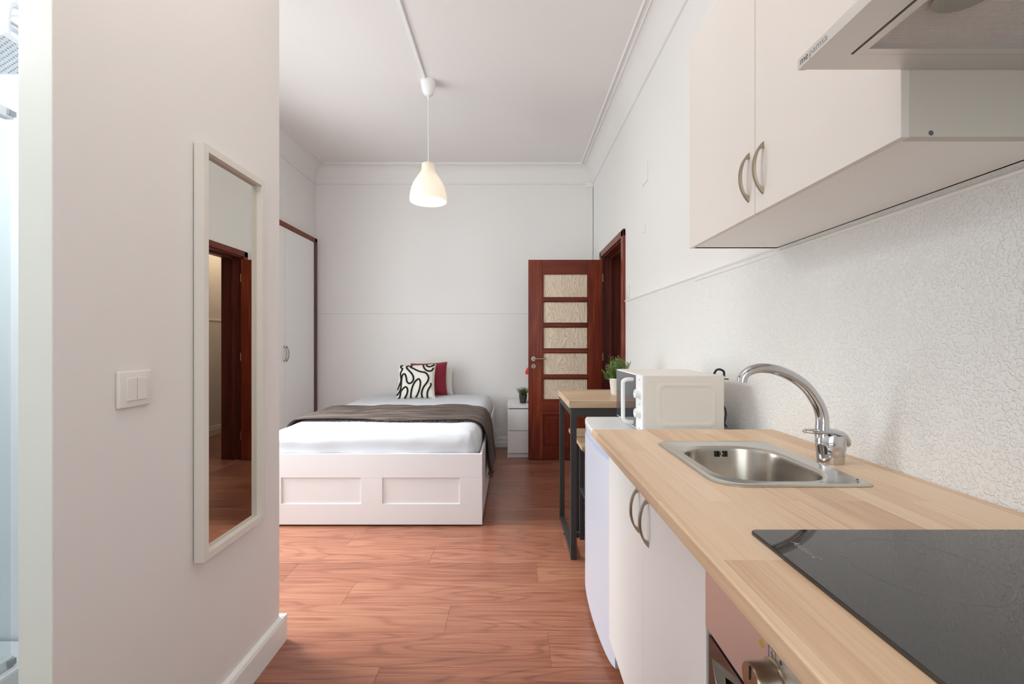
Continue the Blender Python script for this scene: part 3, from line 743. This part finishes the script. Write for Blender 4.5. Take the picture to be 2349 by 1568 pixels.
def blade(b, base, az, lean, ln, w_, droop, n=4):
    pts = []; d = Vector((math.cos(az), math.sin(az), 0)); s_ = Vector((-d.y, d.x, 0))
    L_, R_ = [], []
    for i in range(n+1):
        t = i/n
        p = Vector(base)+d*(math.sin(lean)*ln*t+droop*ln*t*t)+Vector((0, 0, math.cos(lean)*ln*t-droop*.6*ln*t*t))
        hw = w_/2*(1-t)**.6 if i else w_*.3
        L_.append(p-s_*hw); R_.append(p+s_*hw)
    vs = [b.bm.verts.new(p) for p in L_]; vr = [b.bm.verts.new(p) for p in R_]
    for i in range(n): b.bm.faces.new((vs[i], vs[i+1], vr[i+1], vr[i]))
pp = thing('potted_grass', 'small potted grass in dark grey pot on nightstand', 'plant', (.118, 4.65, nh))
pc_ = (.118, 4.65)
B().lathe([(.0, .001), (.031, .0), (.034, .004), (.043, .078), (.045, .08), (.045, .086), (.040, .086), (.038, .07), (0, .07)], (pc_[0], pc_[1], nh), 28).build('pot', M['pot_dark'], pp, True)
fo = B()
for i in range(170):
    a = random.uniform(0, 2*PI); r = random.uniform(0, .03)
    blade(fo, (pc_[0]+r*math.cos(a), pc_[1]+r*math.sin(a), nh+.068), a+random.uniform(-.5, .5), random.uniform(.02, .55), random.uniform(.09, .135), .006, random.uniform(.05, .4))
fo.build('foliage', M['grass'], pp, kind='stuff')

# ------------------------------------------------------------------ bar table, stools, plant
tx0, tx1, ty0, ty1, tz = .316, .905, 2.395, 2.985, .875
ta = thing('bar_table', 'square oak-topped table on charcoal steel frame legs', 'table', ((tx0+tx1)/2, (ty0+ty1)/2, 0))
B().box(tx0-.002, tx1, ty0-.002, ty1, tz-.037, tz, .0015).build('tabletop', M['oak'], ta)
q = .032
for x0 in (tx0+.008, tx1-q-.008):
    for y0 in (ty0+.004, ty1-q-.004):
        B().box(x0, x0+q, y0, y0+q, 0, tz-.037, .002).build('leg', M['blackmetal'], ta)
    B().box(x0+.001, x0+q-.001, ty0+q+.004, ty1-q-.004, .0, q*.8, .002).build('foot_rail', M['blackmetal'], ta)
    B().box(x0+.001, x0+q-.001, ty0+q+.004, ty1-q-.004, tz-.037-.045, tz-.038, .002).build('apron', M['blackmetal'], ta)
for y0 in (ty0+.005, ty1-q-.004):
    B().box(tx0+.008+q, tx1-q-.008, y0, y0+q-.003, tz-.037-.05, tz-.038, .002).build('apron', M['blackmetal'], ta)
ym = (ty0+ty1)/2
B().box(tx0+.008+q, tx1-q-.008, ym-.012, ym+.012, .004, .028, .002).build('stretcher', M['blackmetal'], ta)
B().cyl((tx0+.002, ym, .016), (tx0+.01, ym, .016), .006, n=8).build('bolt', M['blackmetal'], ta)
def stool(x0, y0, w_, d_, label):
    t = thing('bar_stool', label, 'stool', (x0+w_/2, y0+d_/2, 0), 'stools under the bar table')
    hs = .612
    B().box(x0, x0+w_, y0, y0+d_, hs-.022, hs, .0015).build('seat', M['oak'], t)
    s = .027
    for a in (x0+.02, x0+w_-s-.02):
        for b_ in (y0+.008, y0+d_-s-.008): B().box(a, a+s, b_, b_+s, 0, hs-.022, .0015).build('leg', M['blackmetal'], t)
    for b_ in (y0+.01, y0+d_-s-.006):
        for z in (.055, .19): B().box(x0+.02+s, x0+w_-s-.02, b_, b_+.02, z, z+.018, .001).build('stretcher', M['blackmetal'], t)
        B().box(x0+.02+s, x0+w_-s-.02, b_, b_+.022, hs-.05, hs-.023, .001).build('seat_rail', M['blackmetal'], t)
    for a in (x0+.022, x0+w_-s-.018):
        B().box(a, a+.02, y0+.008+s, y0+d_-s-.008, hs-.05, hs-.023, .001).build('seat_rail', M['blackmetal'], t)
        B().box(a, a+.02, y0+.008+s, y0+d_-s-.008, .30, .318, .001).build('stretcher', M['blackmetal'], t)
stool(.385, 2.735, .38, .24, 'stool with oak seat and dark legs, farther one under the table')
stool(.392, 2.44, .38, .24, 'stool barely showing its seat edge behind the fridge, nearer under the table')
p2 = thing('potted_plant', 'bushy green plant in white pot on the oak-topped table', 'plant', (.655, 2.71, tz))
cx, cy = .655, 2.71
B().lathe([(0, .001), (.036, .0), (.038, .003), (.049, .092), (.051, .094), (.051, .1), (.046, .1), (.044, .085), (0, .085)], (cx, cy, tz), 32).build('pot', M['pot_white'], p2, True)
B().lathe([(0, .0865), (.044, .086)], (cx, cy, tz), 20).build('soil', M['soil'], p2)
fo = B()
for s in range(72):
    a = random.uniform(0, 2*PI); r = random.uniform(0, .032)
    base = Vector((cx+r*math.cos(a), cy+r*math.sin(a), tz+.08)); lean = random.uniform(.0, 1.1)*(.5+.5*r/.032)+.05; ln = random.uniform(.09, .165)*(1-.25*lean)
    d = Vector((math.cos(a)*math.sin(lean), math.sin(a)*math.sin(lean), math.cos(lean)))
    pts = [base+d*ln*t+Vector((0, 0, -.01*t*t)) for t in (0, .35, .7, 1)]
    fo.tube(pts, [.0018, .0015, .0012, .0006], 4)
    for k in range(15):
        t = .22+.78*k/14; p_ = base+d*ln*t
        la = a+random.uniform(0, 2*PI)
        blade(fo, p_, la, random.uniform(.3, 1.0), random.uniform(.02, .034)*(1.15-.4*t), .0062, .1, 2)
fo.build('foliage', M['leaf'], p2, kind='stuff')

# ------------------------------------------------------------------ fridge
fy0, fy1, fz = 1.556, 2.158, .831
fg = thing('mini_fridge', 'white under-counter fridge with bowed door beside the worktop end', 'refrigerator', (.63, (fy0+fy1)/2, 0))
B().box(.405, .90, fy0+.006, fy1-.006, .03, .80, .004).build('body', M['fridge_body'] if 'fridge_body' in M else M['fridge_top'], fg)
def bow(y, x0=.358, bl=.021):
    t = (y-fy0)/(fy1-fy0)*2-1; return x0-bl*(1-t*t)-0+.010*abs(t)**12
def doorpoly(x0, bl, xb, inset=0):
    pts = [(bow(fy0+inset+(fy1-fy0-2*inset)*i/24, x0, bl), fy0+inset+(fy1-fy0-2*inset)*i/24) for i in range(25)]
    return [(xb, fy0+inset)]+pts+[(xb, fy1-inset)]
dd = B().prism(doorpoly(.358, .019, .40), .035, .765, 'z').build('door', M['fridge'], fg, True)
B().prism(doorpoly(.372, .019, .40, .004), .765, .788, 'z').build('grip_recess', M['lavender'], dd, True)
B().prism(doorpoly(.360, .019, .40), .788, .80, 'z').build('door_lip', M['fridge'], dd, True)
tp = doorpoly(.358, .019, .90)
lo = [[Vector((x, y, z)) for x, y in doorpoly(.358+e, .019, .90, e)] for z, e in ((.802, .003), (.806, 0), (.825, 0), (.830, .003), (.831, .008))]
B().loft(lo, True, True, True).build('top_cover', M['fridge_top'], fg, True)
for (a, b_) in ((.43, fy0+.05), (.43, fy1-.05), (.86, fy0+.05), (.86, fy1-.05)):
    B().cyl((a, b_, 0), (a, b_, .03), .018, n=12).build('foot', M['rubber'], fg)

# ------------------------------------------------------------------ microwave
mx0, mx1, m0, m1, mza, mzb = .513, .835, 1.712, 2.132, .843, 1.069
mw = thing('microwave_oven', 'white microwave oven with two dials on top of fridge', 'microwave', ((mx0+mx1)/2, (m0+m1)/2, fz))
B().box(mx0+.006, mx1, m0, m1, mza, mzb, .006, 3).build('casing', M['mw_side'], mw, True)
# raised moulding on the near side
lo = []
for e, dy in ((0, 0), (.006, .0035), (.012, .0035), (.020, .0005)):
    lo.append([Vector((p_.x, m0-dy, p_.y)) for p_ in rrect((mx0+mx1)/2+.012, (mza+mzb)/2-.004, .118-e, .088-e, .022, 0, 5)])
B().loft(lo, True, False, False).loft([lo[-1]], True, False, True).build('side_moulding', M['mw_side'], mw, True)
B().box(mx0, mx0+.008, m0+.001, m0+.088, mza, mzb-.001, .002).build('control_panel', M['plastic'], mw)
dr_ = B().box(mx0-.001, mx0+.008, m0+.09, m1-.001, mza, mzb-.001, .002).build('door', M['plastic'], mw)
B().box(mx0-.0025, mx0-.0005, m0+.0915, m1-.004, mza+.004, mzb-.006, .0008).build('window', M['mw_glass'], dr_)
for z in (.992, .915):
    kn = B().lathe([(.021, 0), (.021, -.004), (.0185, -.005), (.0175, -.017), (.0165, -.02), (0, -.0205)], (mx0, m0+.043, z), 28, axis='x').build('dial', M['plastic'], mw, True)
    B().box(mx0-.0215, mx0-.0205, m0+.0423, m0+.0437, z+.004, z+.016).build('pointer', M['ink_grey'], kn)
hy = m0+.125
B().tube(catmull([(mx0-.002, hy, 1.042), (mx0-.028, hy, 1.042), (mx0-.042, hy, 1.036), (mx0-.045, hy, 1.02), (mx0-.045, hy, .90), (mx0-.045, hy, .882), (mx0-.036, hy, .868), (mx0-.02, hy, .864), (mx0-.002, hy, .864)], 4), .0088, 12).build('handle', M['plastic'], dr_, True)
for a in (mx0+.03, mx1-.03):
    for b_ in (m0+.03, m1-.03): B().cyl((a, b_, fz), (a, b_, mza+.001), .012, n=10).build('foot', M['dark'], mw)
for q_ in ((m0+.04, m0+.05, mza+.008, mza+.012), (m0+.035, m0+.055, mzb-.022, mzb-.020), (m0+.030, m0+.056, .949, .9505)):
    B().box(mx0-.0005, mx0+.001, *q_).build('print', M['ink_grey'], mw)
o = B().tube(catmull([(mx1+.0, 1.80, .93), (mx1+.006, 1.745, .95), (mx1+.009, 1.72, .92), (mx1+.003, 1.72, .88), (mx1+.03, 1.76, .86), (.9, 1.95, .87), (.925, 2.05, .94)], 6), .0035, 8).build('cable', M['dark'], mw, True)
B().tube(catmull([(.842, 1.82, 1.06), (.842, 1.80, 1.082), (.85, 1.785, 1.088), (.862, 1.775, 1.08), (.862, 1.772, 1.06)], 5), .0045, 8).build('cord_hook', M['dark'], mw, True)
B().box(mx1, mx1+.018, m0+.004, m0+.01, 1.052, 1.056).build('spacer', M['dark'], mw)

# ------------------------------------------------------------------ base cabinet, worktop
cb = thing('sink_base_cabinet', 'white two-door base cabinet under the sink with arched handles', 'cabinet', (.63, 1.16, 0))
CX, c0, c1, ca, cz0, cz1 = .344, .772, 1.548, 1.146, .15, .860
B().box(CX+.019, .90, c0, c0+.016, cz0, cz1).box(CX+.019, .90, c1-.016, c1, cz0, cz1).box(CX+.019, .90, c0, c1, cz0, cz0+.016).box(.885, .90, c0, c1, cz0, cz1).build('carcass', M['lam'], cb)
for a, b_, hy in ((c0+.0015, ca-.0012, 1.100), (ca+.0012, c1-.0015, 1.183)):
    d_ = B().box(CX, CX+.018, a, b_, cz0, cz1, .0012).build('door', M['lam'], cb)
    arch_handle(d_, (CX, hy, .746), .128, (0, 0, 1), (-1, 0, 0), .011, .024)
for a in (.45, .86):
    for b_ in (c0+.06, c1-.06): B().cyl((a, b_, 0), (a, b_, cz0), .018, n=12).build('leg', M['rubber'], cb)

wt = B().box(.284, XR-.001, -.2, 1.55, .863, .890, .005, 3).build('worktop', M['worktop'], loc=(.6, .7, .863))
cutter = B().box(.478, .742, .958, 1.303, .8, .95).build('cutter', M['lam'])
bm_ = wt.modifiers.new('hole', 'BOOLEAN'); bm_.operation = 'DIFFERENCE'; bm_.object = cutter; bm_.solver = 'EXACT'
bpy.context.view_layer.update()
dg = bpy.context.evaluated_depsgraph_get(); me2 = bpy.data.meshes.new_from_object(wt.evaluated_get(dg))
wt.modifiers.clear(); wt.data = me2; bpy.data.objects.remove(cutter)
tag(wt, 'beech butcher-block worktop along the kitchen wall', 'worktop')

# sink
sk = thing('sink', 'stainless steel inset sink with one rounded bowl', 'sink', (.61, 1.135, .89))
sx_, sy_, z0 = .612, 1.139, .890
R0 = (.022, .03, .055, .022)
R0 = (.025, .04, .062, .025)
lo = [rrect(sx_, sy_, .171, .210, R0, z0+.0005), rrect(sx_, sy_, .171, .210, R0, z0+.0025), rrect(sx_, sy_, .166, .205, R0, z0+.005), rrect(sx_, sy_, .158, .197, R0, z0+.005), rrect(sx_, sy_, .155, .194, R0, z0+.0035)]
bx, by = .607, 1.127
R1 = (.095, .095, .095, .095)
lo += [rrect(bx, by, .137, .168, R1, z0+.0035), rrect(bx, by, .133, .164, R1, z0+.002), rrect(bx, by, .129, .159, R1, z0-.004)]
B().loft(lo, True, False, False).build('rim', M['steel'], sk, True)
lo = [rrect(bx, by, .129, .159, R1, z0-.004), rrect(bx, by, .127, .157, R1, z0-.012), rrect(bx, by, .121, .151, .09, z0-.12), rrect(bx, by, .112, .142, .085, z0-.138), rrect(bx, by, .095, .12, .07, z0-.146), rrect(bx, by, .03, .03, .029, z0-.15)]
bowl = B().loft(lo, True, False, True).build('bowl', M['steel_bowl'], sk, True)
ov = B(); yy = by+.1520
for dx in (-.0135, -.0055 , .0055+.004, .0135+.004):
    ov.tube([(bx+.006+dx, yy+.0005, .8635), (bx+.006+dx, yy+.0018, .880)], .0028, 8)
ov.build('overflow_slot', M['dark'], bowl)
B().lathe([(.0, -.004), (.003, -.003), (.0035, 0)], (bx+.008, yy, .8715), 12, axis='y').build('overflow_screw', M['chrome'], bowl, True)
B().lathe([(.0, .002), (.03, .003), (.035, .001)], (bx, by, z0-.149), 24).build('drain', M['chrome'], bowl, True)
B().cyl((.762, .962, z0+.005), (.762, .962, z0+.008), .0022, n=8).build('clip', M['rubber'], sk)

# faucet
fc = thing('faucet', 'chrome swan-neck mixer tap with single lever', 'faucet', (.822, 1.124, .89))
fx, fy = .822, 1.124
def ell(cx, cz, rx, ry, n=28): return [Vector((cx+rx*math.cos(k*2*PI/n), fy+ry*math.sin(k*2*PI/n), cz)) for k in range(n)]
lo = [ell(fx-.001, .8902, .030, .028), ell(fx-.001, .893, .0305, .0285), ell(fx-.001, .91, .032, .029), ell(fx, .935, .0355, .030), ell(fx+.001, .952, .037, .030), ell(fx+.004, .962, .034, .028)]
B().loft(lo, True, True, True).build('body', M['chrome'], fc, True)
sp_px = [(1886, 1002), (1886.5, 975), (1885.6, 953), (1876, 925), (1851, 889), (1818, 864), (1780, 848), (1747, 844), (1724, 848.5), (1710, 857.5), (1703, 868)]
sp_ = catmull([((a-1174.5)/890, fy, 1.2-(b_-784)/890) for a, b_ in sp_px], 5)
rr = [.0158-.0048*i/(len(sp_)-1) for i in range(len(sp_))]
B().tube(sp_, rr, 20).build('spout', M['chrome'], fc, True)
e_ = sp_[-1]
B().cyl((e_.x+.001, fy, e_.z+.002), (e_.x-.001, fy, e_.z-.009), .0122, .0118, 20).build('aerator', M['chrome'], fc, True)
# lever: flattened body sweeping from behind the tap over to the left
lv = []
for (x, z, a_, h_) in ((.7505, .9705, .004, .003), (.757, .9707, .010, .0055), (.785, .9696, .016, .0072), (.805, .9697, .019, .0082), (.820, .9675, .022, .010), (.837, .9620, .025, .0135), (.850, .9545, .025, .0165), (.860, .9455, .020, .0155), (.866, .9385, .011, .009), (.8685, .9355, .004, .003)):
    lv.append([Vector((x, fy+a_*math.cos(k*2*PI/16), z+h_*math.sin(k*2*PI/16))) for k in range(16)])
B().loft(lv, True, True, True).build('lever', M['chrome'], fc, True)
B().lathe([(0, -.03), (.014, -.0305), (.018, -.026), (.018, 0)], (fx-.006, fy, .925), 20, axis='y').build('swivel_cap', M['chrome'], fc, True)

# hob
hb = thing('glass_hob', 'black glass ceramic hob set in the worktop', 'hob', (.64, .42, .89))
hx0, hx1, hy0, hy1 = .386, .893, .128, .708
lo = [rrect((hx0+hx1)/2, (hy0+hy1)/2, (hx1-hx0)/2-e, (hy1-hy0)/2-e, .008, z) for z, e in ((.8903, .0), (.8945, 0), (.896, .0012))]
hg = B().loft(lo, True, True, True).build('glass_top', M['hob'], hb)
M['hobprint'] = mat('hob ring print', (76, 75, 75), .06, ior=1.85)
def ring(cx, cy, r, w_=.0012):
    b = B(); n = 72
    b.loft([[Vector((cx+q_*math.cos(k*2*PI/n), cy+q_*math.sin(k*2*PI/n), z_)) for k in range(n)] for q_, z_ in ((r, .8959), (r, .8961), (r+w_, .8961), (r+w_, .8959), (r, .8959))], True)
    return b
ring(.552, .588, .083).build('zone_ring', M['hobprint'], hb); ring(.552, .588, .087, .0007).build('zone_ring', M['hobprint'], hb)
ring(.552, .588, .006).build('zone_ring', M['hobprint'], hb)
ring(.56, .29, .095).build('zone_ring', M['hobprint'], hb); ring(.56, .29, .006).build('zone_ring', M['hobprint'], hb)
ring(.765, .56, .07).build('zone_ring', M['hobprint'], hb); ring(.765, .28, .07).build('zone_ring', M['hobprint'], hb)
ring(.475, .622, .008, .0009).build('zone_ring', M['hobprint'], hb)
M['hobtext'] = mat('hob lettering print', (150, 148, 146), .3)
text('lettering', 'Ascaso C', .014, M['hobtext'], hb, (.424, .664, .8962), (0, 0, -PI/2), .00008, .3)

# oven
ov_ = thing('built_in_oven', 'built-in oven with steel control panel below the hob', 'oven', (.63, .47, .1))
oy0, oy1 = .172, .768
B().box(.362, .90, oy0, oy1, .12, .858).build('carcass', M['lam'], ov_)
B().box(.352, .362, oy0, oy1+.0, .66, .70).build('gap_strip', M['dark'], ov_)
cp = B().box(.340, .362, oy0, oy1-.001, .701, .861, .001).build('control_panel', M['panel'], ov_)
B().box(.345, .365, oy0+.002, oy1-.002, .16, .687, .002).build('door', M['oven_glass'], ov_)
# arched door handle
lo = []
n = 24
for i in range(n+1):
    t_ = -1+2*i/n; y = (oy0+oy1)/2+t_*.282; h_ = .050*(1-t_*t_) if abs(t_) < 1 else 0
    hw = .002+.013*(1-t_*t_)**.9; th_ = .012 if abs(t_) < .82 else h_
    lo.append([Vector((.345-h_, y, .652-hw)), Vector((.345-h_-.001, y, .652+hw)), Vector((.345-max(0, h_-th_), y, .652+hw)), Vector((.345-max(0, h_-th_), y, .652-hw))])
B().loft(lo, True, True, True).build('handle', M['steel'], ov_, True)
for ky in (.56, .47, .38):
    kn = B().lathe([(.026, 0), (.026, -.003), (.0225, -.004), (.022, -.030), (.0205, -.034), (0, -.0345)], (.340, ky, .765), 32, axis='x').build('knob', M['nickel'], cp, True)
    B().box(.3045, .306, ky-.001, ky+.001, .767, .784).build('pointer', M['ink'], cp)
B().lathe([(0, -.0015), (.0045, -.001), (.005, 0)], (.340, .594, .790), 16, axis='x').build('indicator', M['brass'], cp, True)
ic = B()
for (a, b_, c_, d_) in ((.562, .578, .799, .8), (.562, .578, .784, .785), (.562, .563, .784, .8), (.577, .578, .784, .8), (.569, .5705, .787, .797), (.566, .574, .7915, .7925)):
    ic.box(.3395, .3401, a, b_, c_, d_)
ic.build('icon', M['ink_grey'], cp)
text('lettering', '0', .008, M['ink'], cp, (.3396, .553, .792), (PI/2, 0, -PI/2), .0001)

# ------------------------------------------------------------------ wall cabinets
UX, UZ0, UZ1, U0, U1, US = .620, 1.527, 2.237, .695, 1.523, 1.113
wc = thing('wall_cabinet', 'white two-door wall cabinet above the sink with arched handles', 'cabinet', (.78, 1.1, UZ0))
B().box(UX+.0155, XR-.001, U0+.0165, U1, UZ0, UZ0+.016).box(UX+.0155, XR-.001, U0+.0165, U1, UZ1-.016, UZ1).box(UX+.0155, XR-.001, U1-.016, U1, UZ0, UZ1).box(XR-.012, XR-.001, U0+.0165, U1, UZ0, UZ1).build('carcass', M['lam'], wc)
B().box(UX+.0145, XR-.001, U0, U0+.016, UZ0, UZ1, .0005).build('side_panel', M['lam_shaded'], wc)
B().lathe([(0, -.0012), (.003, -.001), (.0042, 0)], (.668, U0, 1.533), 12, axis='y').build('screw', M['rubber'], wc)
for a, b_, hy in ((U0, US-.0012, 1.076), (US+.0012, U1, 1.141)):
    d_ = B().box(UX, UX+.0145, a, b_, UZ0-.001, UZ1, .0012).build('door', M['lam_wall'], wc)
    arch_handle(d_, (UX, hy, 1.630), .129, (0, 0, 1), (-1, 0, 0), .011, .025)
hc = thing('hood_cabinet', 'narrow white wall cabinet directly above the extractor hood', 'cabinet', (.78, .39, 1.66))
B().box(UX+.0155, XR-.001, .095, .692, 1.70, UZ1).build('carcass', M['lam_shaded'], hc)
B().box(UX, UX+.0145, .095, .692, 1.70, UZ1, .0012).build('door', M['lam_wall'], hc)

# hood
hd = thing('extractor_hood', 'slim steel extractor hood with mesh filter over the hob', 'extractor hood', (.7, .395, 1.632))
HX, HZ, HY0, HY1 = .455, 1.632, .095, .6945
B().box(HX, HX+.012, HY0, HY1, HZ, HZ+.0175, .0006).build('front_fascia', M['hood'], hd)
B().box(HX+.012, .51, HY0, HY1, HZ+.0015, HZ+.017).box(.51, XR-.002, .6575, HY1, HZ+.0015, HZ+.017).box(.51, XR-.002, HY0, .115, HZ+.0015, HZ+.017).box(.90, XR-.002, HY0, HY1, HZ+.0015, HZ+.017).box(.47, XR-.002, HY0, HY1, HZ+.0165, HZ+.02).build('housing', M['hood'], hd)
B().box(UX+.0, XR-.002, HY0, HY1, HZ+.02, 1.70).build('motor_box', M['hood'], hd)
fr_ = B().box(.513, .526, .118, .655, HZ, HZ+.012).box(.886, .899, .118, .655, HZ, HZ+.012).box(.526, .886, .643, .655, HZ, HZ+.012).box(.526, .886, .118, .131, HZ, HZ+.012).build('filter_frame', M['hood'], hd)
B().box(.526, .886, .131, .643, HZ+.004, HZ+.010).build('filter_mesh', M['mesh'], fr_)
B().box(.5102, .5128, .115, .6575, HZ+.006, HZ+.016).box(.51, .9, .6552, .6573, HZ+.006, HZ+.016).build('shadow_gap', M['dark'], hd)
lo = [rrect(.565, .535, .034-e, .038-e, .03-e*.5, z) for z, e in ((HZ+.004, 0), (HZ-.001, .001), (HZ-.002, .004))]
B().loft(lo, True, False, True).build('lamp_lens', M['lens'], hd, True)
text('lettering', 'me', .0155, M['ink'], hd, (HX-.0001, HY1-.006, HZ+.0045), (PI/2, 0, -PI/2), .00005)
text('lettering', 'pamsa', .0155, M['ink_grey'], hd, (HX-.0001, HY1-.0268, HZ+.0045), (PI/2, 0, -PI/2), .00005)
